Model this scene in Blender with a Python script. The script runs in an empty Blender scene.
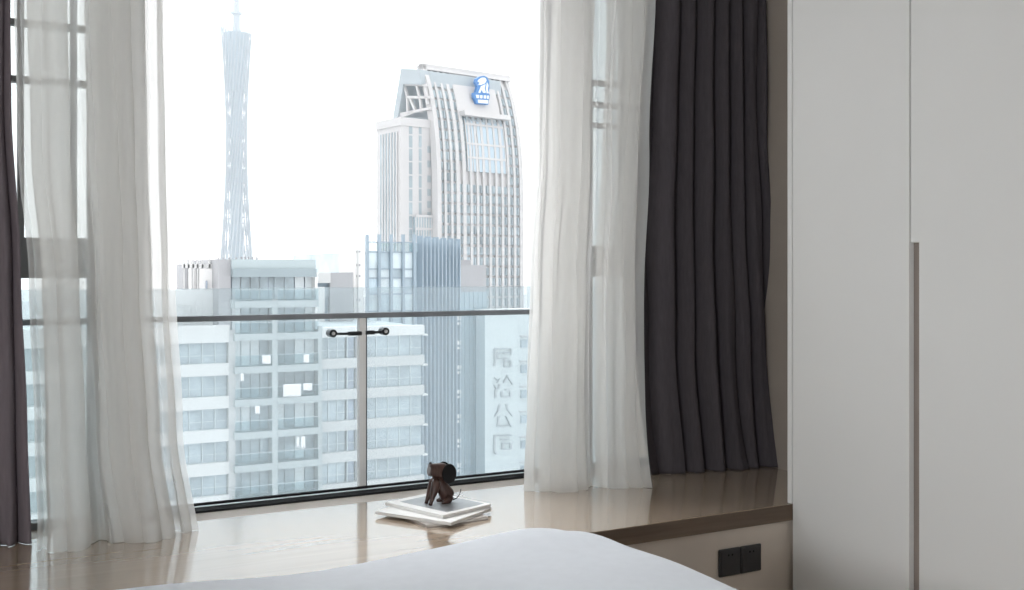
import bpy, bmesh, math, random
from mathutils import Vector, Matrix
from math import sin, cos, pi, radians, atan2, sqrt, exp
C = bpy.context.scene.collection
S = bpy.context.scene
random.seed(7)

# ------------------------------------------------------------------ camera
TH = radians(28.7)
F = 1050.0
EYE = 1.2
cd = bpy.data.cameras.new('camera')
cam = bpy.data.objects.new('camera', cd)
C.objects.link(cam)
cam.location = (0, 0, EYE)
cam.rotation_euler = (pi / 2, 0, -TH)
cd.sensor_width = 36.0
cd.lens = F / 1024 * 36
cd.shift_y = -23 / 1024
cd.clip_start = 0.05
cd.clip_end = 9000
S.camera = cam

# ------------------------------------------------------------------ colour management
S.view_settings.view_transform = 'Standard'
S.view_settings.look = 'None'
S.view_settings.gamma = 1.0
S.view_settings.use_curve_mapping = False
S.view_settings.exposure = 0.0

# ------------------------------------------------------------------ overcast sky, brighter towards the zenith
W = bpy.data.worlds.new('overcast_sky')
S.world = W
W.use_nodes = True
nt = W.node_tree
nt.nodes.clear()
n_out = nt.nodes.new('ShaderNodeOutputWorld')
n_bg = nt.nodes.new('ShaderNodeBackground')
n_tc = nt.nodes.new('ShaderNodeTexCoord')
n_sp = nt.nodes.new('ShaderNodeSeparateXYZ')
n_mr = nt.nodes.new('ShaderNodeMapRange')             # horizon -> zenith
n_mr.interpolation_type = 'SMOOTHSTEP'
n_mr.inputs['From Min'].default_value = 0.20
n_mr.inputs['From Max'].default_value = 0.85
n_mr.inputs['To Min'].default_value = 1.8
n_mr.inputs['To Max'].default_value = 2.0
n_dot = nt.nodes.new('ShaderNodeVectorMath')           # added bright sky lobe, high in front of the window, lights the room
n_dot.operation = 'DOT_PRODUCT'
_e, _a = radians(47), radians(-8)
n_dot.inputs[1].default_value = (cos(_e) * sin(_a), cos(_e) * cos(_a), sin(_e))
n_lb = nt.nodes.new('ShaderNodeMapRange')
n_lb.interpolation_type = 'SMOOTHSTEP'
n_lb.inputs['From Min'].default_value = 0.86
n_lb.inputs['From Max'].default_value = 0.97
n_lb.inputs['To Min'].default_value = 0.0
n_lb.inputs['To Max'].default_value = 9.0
n_add = nt.nodes.new('ShaderNodeMath')
n_add.operation = 'ADD'
nt.links.new(n_tc.outputs['Generated'], n_sp.inputs[0])
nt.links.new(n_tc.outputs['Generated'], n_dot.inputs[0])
nt.links.new(n_sp.outputs['Z'], n_mr.inputs['Value'])
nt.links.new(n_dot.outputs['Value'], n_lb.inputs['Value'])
nt.links.new(n_mr.outputs[0], n_add.inputs[0])
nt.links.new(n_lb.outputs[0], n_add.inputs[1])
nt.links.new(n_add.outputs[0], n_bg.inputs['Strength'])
n_bg.inputs['Color'].default_value = (0.97, 0.985, 1.0, 1)
nt.links.new(n_bg.outputs[0], n_out.inputs['Surface'])

# veiled sun behind our own building: lights the facades that face us
sd = bpy.data.lights.new('veiled_sun', 'SUN')
sd.energy = 0.15
sd.angle = radians(25)
sd.color = (1.0, 0.985, 0.96)
sun = bpy.data.objects.new('veiled_sun', sd)
C.objects.link(sun)
sun.rotation_euler = (radians(48), 0, radians(-22))

# added fill light by the left wall, behind the camera, brightens the room
ld = bpy.data.lights.new('fill_light', 'AREA')
ld.shape = 'DISK'
ld.size = 0.6
ld.energy = 72
ld.color = (0.965, 0.99, 1.0)
fill = bpy.data.objects.new('fill_light', ld)
C.objects.link(fill)
fill.location = (-2.2, -1.2, 1.45)
fill.rotation_euler = (0, radians(-90), radians(20))

# ------------------------------------------------------------------ helpers
def ray(u, v):
    a = (u - 512) / F
    b = (272 - v) / F
    return Vector((sin(TH) + a * cos(TH), cos(TH) - a * sin(TH), b))

def at(u, v, Y):                                   # picture point on the vertical plane at depth Y
    r = ray(u, v)
    return Vector((0, 0, EYE)) + r * (Y / r.y)

def atz(u, v, z):                                  # picture point on the horizontal plane at height z
    r = ray(u, v)
    return Vector((0, 0, EYE)) + r * ((z - EYE) / r.z)

def hit(u, v, p, n):
    r = ray(u, v)
    o = Vector((0, 0, EYE))
    return o + r * ((Vector(p) - o).dot(n) / r.dot(n))

MATS = {}
def mat(name, col, rough=0.6, spec=0.5, metal=0.0, vary=0.0, scale=4.0, bump=0.0, coat=0.0):
    m = bpy.data.materials.new(name)
    m.use_nodes = True
    t = m.node_tree
    b = t.nodes['Principled BSDF']
    b.inputs['Base Color'].default_value = (*col, 1)
    b.inputs['Roughness'].default_value = rough
    b.inputs['Specular IOR Level'].default_value = spec
    b.inputs['Metallic'].default_value = metal
    b.inputs['Coat Weight'].default_value = coat
    tc = t.nodes.new('ShaderNodeTexCoord')
    nz = t.nodes.new('ShaderNodeTexNoise')
    nz.inputs['Scale'].default_value = scale
    nz.inputs['Detail'].default_value = 4
    t.links.new(tc.outputs['Object'], nz.inputs['Vector'])
    if vary > 0:
        rp = t.nodes.new('ShaderNodeValToRGB')
        rp.color_ramp.elements[0].color = (*[c * (1 - vary) for c in col], 1)
        rp.color_ramp.elements[1].color = (*[min(1, c * (1 + vary)) for c in col], 1)
        rp.color_ramp.elements[0].position = 0.3
        rp.color_ramp.elements[1].position = 0.7
        t.links.new(nz.outputs['Fac'], rp.inputs[0])
        t.links.new(rp.outputs[0], b.inputs['Base Color'])
    if bump > 0:
        bp = t.nodes.new('ShaderNodeBump')
        bp.inputs['Strength'].default_value = bump
        bp.inputs['Distance'].default_value = 0.002
        t.links.new(nz.outputs['Fac'], bp.inputs['Height'])
        t.links.new(bp.outputs[0], b.inputs['Normal'])
    MATS[name] = m
    return m

def wood(name, dark, light, rough, scale=1.0, coat=0.0, axis=0):
    m = bpy.data.materials.new(name)
    m.use_nodes = True
    t = m.node_tree
    b = t.nodes['Principled BSDF']
    tc = t.nodes.new('ShaderNodeTexCoord')
    mp = t.nodes.new('ShaderNodeMapping')
    sc = [14.0, 14.0, 14.0]
    sc[axis] = 0.9
    mp.inputs['Scale'].default_value = [s * scale for s in sc]
    n1 = t.nodes.new('ShaderNodeTexNoise')
    n1.inputs['Scale'].default_value = 1.6
    n1.inputs['Detail'].default_value = 6
    n1.inputs['Distortion'].default_value = 0.6
    n2 = t.nodes.new('ShaderNodeTexNoise')
    n2.inputs['Scale'].default_value = 9.0
    n2.inputs['Detail'].default_value = 3
    mx = t.nodes.new('ShaderNodeMath')
    mx.operation = 'MULTIPLY_ADD'
    mx.inputs[1].default_value = 0.3
    rp = t.nodes.new('ShaderNodeValToRGB')
    rp.color_ramp.elements[0].color = (*dark, 1)
    rp.color_ramp.elements[0].position = 0.42
    rp.color_ramp.elements[1].color = (*light, 1)
    rp.color_ramp.elements[1].position = 0.85
    t.links.new(tc.outputs['Object'], mp.inputs[0])
    t.links.new(mp.outputs[0], n1.inputs['Vector'])
    t.links.new(mp.outputs[0], n2.inputs['Vector'])
    t.links.new(n2.outputs['Fac'], mx.inputs[0])
    t.links.new(n1.outputs['Fac'], mx.inputs[2])
    t.links.new(mx.outputs[0], rp.inputs[0])
    t.links.new(rp.outputs[0], b.inputs['Base Color'])
    b.inputs['Roughness'].default_value = rough
    b.inputs['Coat Weight'].default_value = coat
    b.inputs['Coat Roughness'].default_value = rough * 0.7
    MATS[name] = m
    return m

def clear_glass(name, tint, ior=1.45, rough=0.0, refl_mix=0.0):
    m = bpy.data.materials.new(name)
    m.use_nodes = True
    t = m.node_tree
    t.nodes.clear()
    o = t.nodes.new('ShaderNodeOutputMaterial')
    tr = t.nodes.new('ShaderNodeBsdfTransparent')
    tr.inputs[0].default_value = (*tint, 1)
    gl = t.nodes.new('ShaderNodeBsdfGlossy')
    gl.inputs['Roughness'].default_value = rough
    fr = t.nodes.new('ShaderNodeFresnel')
    fr.inputs['IOR'].default_value = ior
    mx = t.nodes.new('ShaderNodeMixShader')
    t.links.new(fr.outputs[0], mx.inputs[0])
    base = tr
    if refl_mix > 0:                                       # pale mix in the pane standing in for room reflections
        df = t.nodes.new('ShaderNodeBsdfDiffuse')
        tl = t.nodes.new('ShaderNodeBsdfTranslucent')
        for q in (df, tl):
            q.inputs[0].default_value = (0.90, 0.96, 0.98, 1)
        ms = t.nodes.new('ShaderNodeMixShader')
        t.links.new(df.outputs[0], ms.inputs[1])
        t.links.new(tl.outputs[0], ms.inputs[2])
        mf = t.nodes.new('ShaderNodeMixShader')
        mf.inputs[0].default_value = refl_mix
        t.links.new(tr.outputs[0], mf.inputs[1])
        t.links.new(ms.outputs[0], mf.inputs[2])
        base = mf
    t.links.new(base.outputs[0], mx.inputs[1])
    t.links.new(gl.outputs[0], mx.inputs[2])
    t.links.new(mx.outputs[0], o.inputs['Surface'])
    MATS[name] = m
    return m

def cloth(name, col, open_=0.0, transl=0.5, weave=900.0, vary=0.06):
    """woven fabric: open weave (transparent) + translucent + diffuse"""
    m = bpy.data.materials.new(name)
    m.use_nodes = True
    t = m.node_tree
    t.nodes.clear()
    o = t.nodes.new('ShaderNodeOutputMaterial')
    df = t.nodes.new('ShaderNodeBsdfDiffuse')
    tl = t.nodes.new('ShaderNodeBsdfTranslucent')
    tc = t.nodes.new('ShaderNodeTexCoord')
    mp = t.nodes.new('ShaderNodeMapping')
    mp.inputs['Scale'].default_value = (40, 40, 6)
    nz = t.nodes.new('ShaderNodeTexNoise')
    nz.inputs['Scale'].default_value = 3.0
    nz.inputs['Detail'].default_value = 5
    rp = t.nodes.new('ShaderNodeValToRGB')
    rp.color_ramp.elements[0].color = (*[c * (1 - vary) for c in col], 1)
    rp.color_ramp.elements[1].color = (*[min(1, c * (1 + vary)) for c in col], 1)
    t.links.new(tc.outputs['Object'], mp.inputs[0])
    t.links.new(mp.outputs[0], nz.inputs['Vector'])
    t.links.new(nz.outputs['Fac'], rp.inputs[0])
    t.links.new(rp.outputs[0], df.inputs[0])
    t.links.new(rp.outputs[0], tl.inputs[0])
    m1 = t.nodes.new('ShaderNodeMixShader')
    m1.inputs[0].default_value = transl
    t.links.new(df.outputs[0], m1.inputs[1])
    t.links.new(tl.outputs[0], m1.inputs[2])
    last = m1
    if open_ > 0:
        tr = t.nodes.new('ShaderNodeBsdfTransparent')
        m2 = t.nodes.new('ShaderNodeMixShader')
        m2.inputs[0].default_value = open_
        t.links.new(m1.outputs[0], m2.inputs[1])
        t.links.new(tr.outputs[0], m2.inputs[2])
        last = m2
    t.links.new(last.outputs[0], o.inputs['Surface'])
    MATS[name] = m
    return m

def smooth(a, b, x):
    t = max(0, min(1, (x - a) / (b - a)))
    return t * t * (3 - 2 * t)

class MB:
    """collects shapes into one mesh"""
    def __init__(s):
        s.v = []
        s.f = []
    def face(s, pts):
        k = len(s.v)
        s.v += [tuple(p) for p in pts]
        s.f.append(tuple(range(k, k + len(pts))))
        return s
    def box(s, x0, y0, z0, x1, y1, z1):
        k = len(s.v)
        s.v += [(x0, y0, z0), (x1, y0, z0), (x1, y1, z0), (x0, y1, z0), (x0, y0, z1), (x1, y0, z1), (x1, y1, z1), (x0, y1, z1)]
        s.f += [tuple(k + i for i in q) for q in ((0, 3, 2, 1), (4, 5, 6, 7), (0, 1, 5, 4), (1, 2, 6, 5), (2, 3, 7, 6), (3, 0, 4, 7))]
        return s
    def prism(s, pts, d):                          # polygon extruded along vector d
        d = Vector(d)
        k = len(s.v)
        n = len(pts)
        s.v += [tuple(p) for p in pts] + [tuple(Vector(p) + d) for p in pts]
        s.f.append(tuple(k + i for i in range(n))[::-1])
        s.f.append(tuple(k + n + i for i in range(n)))
        for i in range(n):
            j = (i + 1) % n
            s.f.append((k + i, k + j, k + n + j, k + n + i))
        return s
    def tube(s, path, rad, n=10, cap=True, squash=None):
        path = [Vector(p) for p in path]
        if not isinstance(rad, (list, tuple)):
            rad = [rad] * len(path)
        k0 = len(s.v)
        up = Vector((0, 0, 1))
        for i, p in enumerate(path):
            d = (path[min(i + 1, len(path) - 1)] - path[max(i - 1, 0)]).normalized()
            r = up if abs(d.dot(up)) < 0.95 else Vector((1, 0, 0))
            a = d.cross(r).normalized()
            b = a.cross(d).normalized()
            for q in range(n):
                g = 2 * pi * q / n
                s.v.append(tuple(p + (a * cos(g) * (squash or 1) + b * sin(g)) * rad[i]))
        for i in range(len(path) - 1):
            for q in range(n):
                r2 = (q + 1) % n
                s.f.append((k0 + i * n + q, k0 + i * n + r2, k0 + (i + 1) * n + r2, k0 + (i + 1) * n + q))
        if cap:
            s.f.append(tuple(k0 + q for q in range(n))[::-1])
            e = k0 + (len(path) - 1) * n
            s.f.append(tuple(e + q for q in range(n)))
        return s
    def beam(s, a, b, w, h=None):                  # square bar between two points
        a, b = Vector(a), Vector(b)
        h = h or w
        d = (b - a).normalized()
        r = Vector((0, 0, 1)) if abs(d.z) < 0.95 else Vector((0, 1, 0))
        x = d.cross(r).normalized() * w / 2
        y = x.cross(d).normalized() * h / 2
        s.prism([a - x - y, a + x - y, a + x + y, a - x + y], b - a)
        return s
    def lathe(s, prof, n=20, c=(0, 0, 0)):
        k = len(s.v)
        for (r, z) in prof:
            for q in range(n):
                g = 2 * pi * q / n
                s.v.append((c[0] + r * cos(g), c[1] + r * sin(g), c[2] + z))
        for i in range(len(prof) - 1):
            for q in range(n):
                r2 = (q + 1) % n
                s.f.append((k + i * n + q, k + i * n + r2, k + (i + 1) * n + r2, k + (i + 1) * n + q))
        s.f.append(tuple(k + q for q in range(n))[::-1])
        e = k + (len(prof) - 1) * n
        s.f.append(tuple(e + q for q in range(n)))
        return s
    def build(s, name, m, parent=None, smooth=False, bevel=0.0, seg=2, subsurf=0, M=None):
        me = bpy.data.meshes.new(name)
        me.from_pydata(s.v, [], s.f)
        if M is not None:
            me.transform(M)
        bm = bmesh.new()
        bm.from_mesh(me)
        bmesh.ops.recalc_face_normals(bm, faces=bm.faces)
        bm.to_mesh(me)
        bm.free()
        me.materials.append(m)
        if smooth:
            for p in me.polygons:
                p.use_smooth = True
        o = bpy.data.objects.new(name, me)
        C.objects.link(o)
        if parent is not None:
            o.parent = parent
        if bevel > 0:
            md = o.modifiers.new('bevel', 'BEVEL')
            md.width = bevel
            md.segments = seg
            md.limit_method = 'ANGLE'
            md.angle_limit = radians(35)
        if subsurf:
            md = o.modifiers.new('sub', 'SUBSURF')
            md.levels = subsurf
            md.render_levels = subsurf
        return o

def tag(o, label, cat, group=None, kind=None):
    o['label'] = label
    o['category'] = cat
    if group:
        o['group'] = group
    if kind:
        o['kind'] = kind
    return o

def thing(name, label, cat, loc=(0, 0, 0), rz=0.0, group=None):
    o = bpy.data.objects.new(name, None)
    C.objects.link(o)
    o.location = loc
    o.rotation_euler = (0, 0, rz)
    o.empty_display_size = 0.1
    return tag(o, label, cat, group)

def struct(o):
    o['kind'] = 'structure'
    return o

def sempty(name):
    o = bpy.data.objects.new(name, None)
    C.objects.link(o)
    o['kind'] = 'structure'
    return o

def inst(src, name, loc, parent):
    o = src.copy()
    o.name = name
    C.objects.link(o)
    o.parent = parent
    o.location = loc
    return o

# ------------------------------------------------------------------ materials
mat('white_lacquer', (0.78, 0.78, 0.77), 0.42, 0.4, vary=0.012, scale=2)
mat('wall_paint', (0.80, 0.79, 0.77), 0.8, 0.3, vary=0.02, scale=6, bump=0.05)
mat('taupe_paint', (0.345, 0.30, 0.262), 0.75, 0.3, vary=0.03, scale=8, bump=0.05)
mat('seat_paint', (0.62, 0.55, 0.48), 0.75, 0.3, vary=0.03, scale=8)
mat('grey_frame', (0.20, 0.205, 0.21), 0.45, 0.5, vary=0.04)
mat('black_track', (0.02, 0.02, 0.022), 0.85, 0.1, vary=0.1)
mat('track_metal', (0.62, 0.63, 0.65), 0.35, 0.5, 0.6, vary=0.05)
mat('rail_metal', (0.22, 0.235, 0.255), 0.5, 0.4, 0.0, vary=0.15, scale=12)
mat('post_metal', (0.80, 0.805, 0.80), 0.45, 0.5, 0.0, vary=0.03)
mat('fitting_metal', (0.045, 0.05, 0.055), 0.35, 0.5, 0.5, vary=0.1)
mat('sill_stone', (0.58, 0.51, 0.45), 0.6, 0.4, vary=0.05, scale=20)
mat('duvet_cotton', (0.66, 0.69, 0.735), 0.9, 0.2, vary=0.02, scale=30)
mat('mattress_ticking', (0.7, 0.7, 0.72), 0.9, 0.2, vary=0.03)
mat('socket_plastic', (0.035, 0.033, 0.034), 0.38, 0.5, vary=0.08, scale=30)
mat('socket_hole', (0.004, 0.004, 0.004), 0.8, 0.1, vary=0.1)
mat('finger_channel', (0.34, 0.29, 0.26), 0.6, 0.3, vary=0.04)
mat('paper_white', (0.82, 0.81, 0.79), 0.5, 0.4, vary=0.02, scale=30)
mat('paper_cut', (0.70, 0.67, 0.63), 0.8, 0.2, vary=0.08, scale=120)
mat('cover_photo', (0.33, 0.345, 0.36), 0.3, 0.5, vary=0.35, scale=9)
mat('cover_brown', (0.42, 0.38, 0.35), 0.45, 0.4, vary=0.1, scale=20)
mat('nose_black', (0.012, 0.011, 0.012), 0.4, 0.5, vary=0.1)
mat('ear_leather', (0.005, 0.0045, 0.0055), 0.75, 0.3, vary=0.2, scale=60, bump=0.2)
wood('figurine_wood', (0.032, 0.015, 0.012), (0.075, 0.036, 0.028), 0.35, 6.0, axis=2)
wood('muzzle_wood', (0.09, 0.06, 0.055), (0.15, 0.11, 0.10), 0.3, 6.0, axis=2)
wood('seat_oak', (0.41, 0.315, 0.23), (0.47, 0.365, 0.272), 0.13, 1.0, coat=1.0, axis=0)
MATS['seat_oak'].node_tree.nodes['Principled BSDF'].inputs['Coat IOR'].default_value = 2.1
wood('edge_oak', (0.085, 0.056, 0.037), (0.15, 0.105, 0.072), 0.3, 1.0, axis=0)
wood('floor_oak', (0.22, 0.15, 0.10), (0.36, 0.26, 0.18), 0.4, 0.7, axis=1)
wood('bed_oak', (0.22, 0.15, 0.10), (0.36, 0.26, 0.18), 0.4, 1.2, axis=0)
clear_glass('balustrade_glass', (0.855, 0.895, 0.912), refl_mix=0.15)
clear_glass('balcony_glass', (0.84, 0.915, 0.935))
clear_glass('window_glass', (0.94, 0.97, 0.97))
cloth('sheer_voile', (0.93, 0.925, 0.91), 0.40, 0.58, vary=0.03)
cloth('sheer_hem', (0.80, 0.80, 0.785), 0.20, 0.5)
cloth('blackout_cloth', (0.085, 0.076, 0.084), 0.0, 0.10, vary=0.18)
cloth('blackout_lit', (0.24, 0.205, 0.225), 0.0, 0.30, vary=0.14)  # lighter copy of the blackout cloth, window light put into the colour
# city
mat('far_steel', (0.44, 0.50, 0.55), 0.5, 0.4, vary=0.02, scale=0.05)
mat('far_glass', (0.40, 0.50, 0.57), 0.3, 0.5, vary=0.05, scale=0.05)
mat('hotel_stone', (0.53, 0.527, 0.53), 0.7, 0.3, vary=0.02, scale=0.1)
mat('hotel_grey', (0.36, 0.41, 0.44), 0.5, 0.4, vary=0.03, scale=0.1)
mat('hotel_glass', (0.32, 0.385, 0.42), 0.15, 0.5, vary=0.25, scale=0.12)
mat('crest_blue', (0.06, 0.20, 0.46), 0.5, 0.4, vary=0.05, scale=0.5)
mat('crest_white', (0.72, 0.80, 0.88), 0.5, 0.4, vary=0.03, scale=0.5)
mat('flat_white', (0.72, 0.715, 0.71), 0.7, 0.3, vary=0.02, scale=0.3)
mat('flat_grey', (0.54, 0.545, 0.545), 0.7, 0.3, vary=0.03, scale=0.3)
mat('flat_tint', (0.40, 0.45, 0.465), 0.6, 0.3, vary=0.04, scale=0.3)
mat('flat_slab', (0.43, 0.475, 0.485), 0.6, 0.3, vary=0.03, scale=0.4)
mat('flat_glass', (0.40, 0.465, 0.50), 0.2, 0.4, vary=0.22, scale=0.55)
mat('deep_glass', (0.30, 0.35, 0.42), 0.12, 0.5, vary=0.3, scale=0.5)
mat('curtain_white', (0.74, 0.78, 0.80), 0.5, 0.4, vary=0.04, scale=0.6)
mat('mullion_white', (0.54, 0.60, 0.63), 0.5, 0.4, vary=0.02, scale=0.5)
mat('penthouse_blue', (0.36, 0.425, 0.445), 0.35, 0.5, vary=0.05, scale=0.3)
mat('penthouse_dark', (0.25, 0.305, 0.33), 0.35, 0.5, vary=0.05, scale=0.3)
mat('concrete_grey', (0.36, 0.365, 0.38), 0.8, 0.3, vary=0.04, scale=0.2)
mat('office_glass', (0.42, 0.52, 0.58), 0.08, 0.7, vary=0.3, scale=0.18)
mat('office_fin', (0.27, 0.34, 0.40), 0.4, 0.5, vary=0.06, scale=0.3)
mat('office_clear', (0.60, 0.69, 0.73), 0.08, 0.6, vary=0.22, scale=0.16)
mat('tint_tower', (0.36, 0.45, 0.50), 0.25, 0.5, vary=0.06, scale=0.06)
mat('pale_tower', (0.66, 0.71, 0.72), 0.6, 0.4, vary=0.03, scale=0.1)
mat('sign_grey', (0.44, 0.47, 0.48), 0.6, 0.3, vary=0.05, scale=1)
mat('city_ground', (0.42, 0.43, 0.44), 0.9, 0.2, vary=0.2, scale=0.02)
mat('towel_white', (0.86, 0.84, 0.85), 0.9, 0.2, vary=0.03, scale=3)
M = MATS

# ================================================================== THE ROOM
XL, XR, YB, ZC = -2.3, 3.02, -2.0, 2.75
SEAT = 0.45
YW = 3.33                                           # inner face of the window wall
struct(MB().box(XL - .2, YB - .2, -.2, XR + .2, 3.62, 0).build('floor', M['floor_oak']))
struct(MB().box(XL - .2, YB - .2, ZC, XR + .2, 3.62, ZC + .2).build('ceiling', M['wall_paint']))
struct(MB().box(XL - .2, YB - .2, 0, XL, 3.62, ZC).build('wall_left', M['wall_paint']))
struct(MB().box(XL, YB - .2, 0, XR, YB, ZC).build('wall_back', M['wall_paint']))
struct(MB().box(XR, YB - .2, 0, XR + .2, 2.56, ZC).build('wall_right', M['wall_paint']))
struct(MB().box(2.82, 2.562, 0, XR + .2, 3.62, ZC).build('wall_niche', M['taupe_paint']))
WL, WR, WT = -0.75, 2.52, 2.62                       # the window opening
wf = MB()
wf.box(XL, YW, 0, WL, 3.62, ZC)
wf.box(WR, YW, 0, 2.82, 3.62, ZC)
wf.box(WL, YW, WT, WR, 3.62, ZC)
wf.box(WL, YW, 0, WR, 3.46, SEAT).box(WL, 3.46, 0, WR, 3.62, .12)
struct(wf.build('wall_front', M['taupe_paint']))

# window_1: the wide middle opening with its sliding track
ML0, ML1, MR0, MR1 = 0.445, 0.555, 2.02, 2.13
w1 = sempty('window_1')
MB().box(ML1, YW, SEAT, MR0, 3.440, SEAT + .006).box(ML1, 3.420, SEAT + .006, MR0, 3.438, SEAT + .009).build('bottom_track', M['black_track'], w1)
MB().box(ML1, 3.386, SEAT + .006, MR0, 3.398, SEAT + .0075).build('track_rail', M['track_metal'], w1)
MB().box(ML1, YW + .02, WT - .05, MR0, 3.455, WT).build('head_frame', M['grey_frame'], w1)
MB().box(ML0, YW + .01, SEAT, ML1, 3.47, WT).build('jamb', M['grey_frame'], w1, bevel=.004)
MB().box(MR0, YW + .01, SEAT, MR1, 3.47, WT).build('jamb', M['grey_frame'], w1, bevel=.004)

def casement(name, x0, x1, bars, muntins):
    w = sempty(name)
    y0, y1 = YW + .015, YW + .065
    fr = MB()
    fr.box(x0, y0, SEAT, x0 + .05, y1, WT).box(x1 - .05, y0, SEAT, x1, y1, WT)
    fr.box(x0 + .05, y0, WT - .05, x1 - .05, y1, WT).box(x0 + .05, y0, SEAT, x1 - .05, y1, SEAT + .02)
    fr.build('window_frame', M['grey_frame'], w)
    MB().box(x0 + .05, y0, 1.182, x1 - .05, y1 + .02, 1.30).build('transom', M['grey_frame'], w)
    for z in bars:
        MB().box(x0 + .05, y0 + .01, z - .009, x1 - .05, y1 - .01, z + .009).build('glazing_bar', M['grey_frame'], w)
    for x in muntins:
        MB().box(x - .009, y0 + .012, 1.30, x + .009, y1 - .012, WT - .05).build('glazing_bar', M['grey_frame'], w)
    MB().box(x0 + .05, y0 + .024, 1.30, x1 - .05, y0 + .030, WT - .05).build('window_pane', M['window_glass'], w)
    MB().box(x0 + .05, y0 + .024, SEAT + .02, x1 - .05, y0 + .030, 1.182).build('window_pane', M['window_glass'], w)
casement('window_2', WL, ML0, (1.925, 1.76), (.06, .213, .356))
casement('window_3', MR1, WR, (1.923, 1.84, 1.76), (2.33,))

# ------------------------------------------------------------------ window seat
ws = thing('window_seat', 'long built-in window seat with a glossy oak top and a taupe front below the window', 'window seat', (0, 2.538, 0))
MB().box(XL + .004, .006, SEAT - .052, 2.815, .69, SEAT).build('seat_top', M['seat_oak'], ws)
MB().box(XL + .004, 0, SEAT - .052, 2.815, .0055, SEAT - .0005).build('seat_edge', M['edge_oak'], ws, bevel=.002)['label'] = 'dark brown front edge'
MB().box(XL + .004, .69, SEAT - .052, 2.815, YW - 2.538 - .002, SEAT).build('sill_strip', M['sill_stone'], ws)
MB().box(XL + .004, .022, 0.004, 2.815, .04, SEAT - .052).build('front_panel', M['seat_paint'], ws)

# ------------------------------------------------------------------ sockets in the front of the seat
def socket(xc, label):
    r = thing('wall_socket', label, 'socket', (xc, 2.5595, .2925), 0, 'sockets below the window seat')
    MB().box(-.0428, -.008, -.043, .0428, 0, .043).build('cover_plate', M['socket_plastic'], r, bevel=.004, seg=3)
    MB().box(-.036, -.0098, -.036, .036, -.008, .036).build('face_plate', M['socket_plastic'], r, bevel=.0015)
    for dx in (-.0075, .0075):
        MB().tube([(dx, -.0094, .0235), (dx, -.0104, .0235)], .0032, 12).build('pin_hole', M['socket_hole'], r)
xs = hit(739, 565, (0, 2.56, 0), Vector((0, 1, 0))).x
socket(xs - .0432, 'dark grey square wall socket, the one partly hidden by the bed')
socket(xs + .0432, 'dark grey square wall socket, the one nearer the white wardrobe')

# ------------------------------------------------------------------ wardrobe
wd = thing('wardrobe', 'tall white handleless wardrobe filling the right side beside the window seat', 'wardrobe', (2.42, 2.56, 0))
HZ = ZC - .03
MB().box(0, -.02, SEAT + .001, .395, -.0005, HZ).build('side_panel', M['white_lacquer'], wd, bevel=.0015)
MB().box(.024, -2.9, .08, .58, -.0255, HZ).build('carcass', M['finger_channel'], wd)
MB().box(.05, -2.9, .001, .56, -.0255, .08).build('plinth', M['finger_channel'], wd)
def door(y1, y0, notch):
    # y1 = window side edge, y0 = room side edge
    if notch:
        z0, z1, w_ = .25, 1.283, .028
        pts = [(0, y1, .085), (0, y0, .085), (0, y0, HZ - .003), (0, y1, HZ - .003), (0, y1, z1), (0, y1 - w_, z1), (0, y1 - w_, z0), (0, y1, z0)]
    else:
        pts = [(0, y1, .085), (0, y0, .085), (0, y0, HZ - .003), (0, y1, HZ - .003)]
    return MB().prism(pts, (.02, 0, 0)).build('door', M['white_lacquer'], wd, bevel=.0012)
yg = hit(910, 300, (2.42, 0, 0), Vector((1, 0, 0))).y - 2.56
door(-.0245, yg + .003, False)
d2 = door(yg - .003, yg - .47, True)
fp = MB().box(.0205, yg - .034, .25, .0238, yg + .002, 1.283).build('finger_pull', M['finger_channel'], wd)
fp['label'] = 'brown recessed finger pull'
door(yg - .476, yg - .94, False)
door(yg - .946, yg - 1.41, True)
door(yg - 1.416, yg - 1.88, False)

# ------------------------------------------------------------------ bed and duvet
BX0, BX1, BY0, BY1, BZ = -.42, 1.486, .20, 2.262, .55
bed = thing('bed', 'low oak bed with a pale mattress under the white duvet', 'bed', ((BX0 + BX1) / 2, (BY0 + BY1) / 2, 0))
hx, hy = (BX1 - BX0) / 2 - .14, (BY1 - BY0) / 2 - .14
MB().box(-hx, -hy, .12, hx, hy, .24).build('bed_frame', M['bed_oak'], bed, bevel=.006)
for sx in (-1, 1):
    for sy in (-1, 1):
        MB().tube([(sx * (hx - .08), sy * (hy - .08), .12), (sx * (hx - .08), sy * (hy - .08), .001)], [.032, .024], 14).build('leg', M['bed_oak'], bed)
MB().box(-hx + .02, -hy + .02, .24, hx - .02, hy - .02, .475).build('mattress', M['mattress_ticking'], bed, bevel=.05, seg=4)

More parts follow.
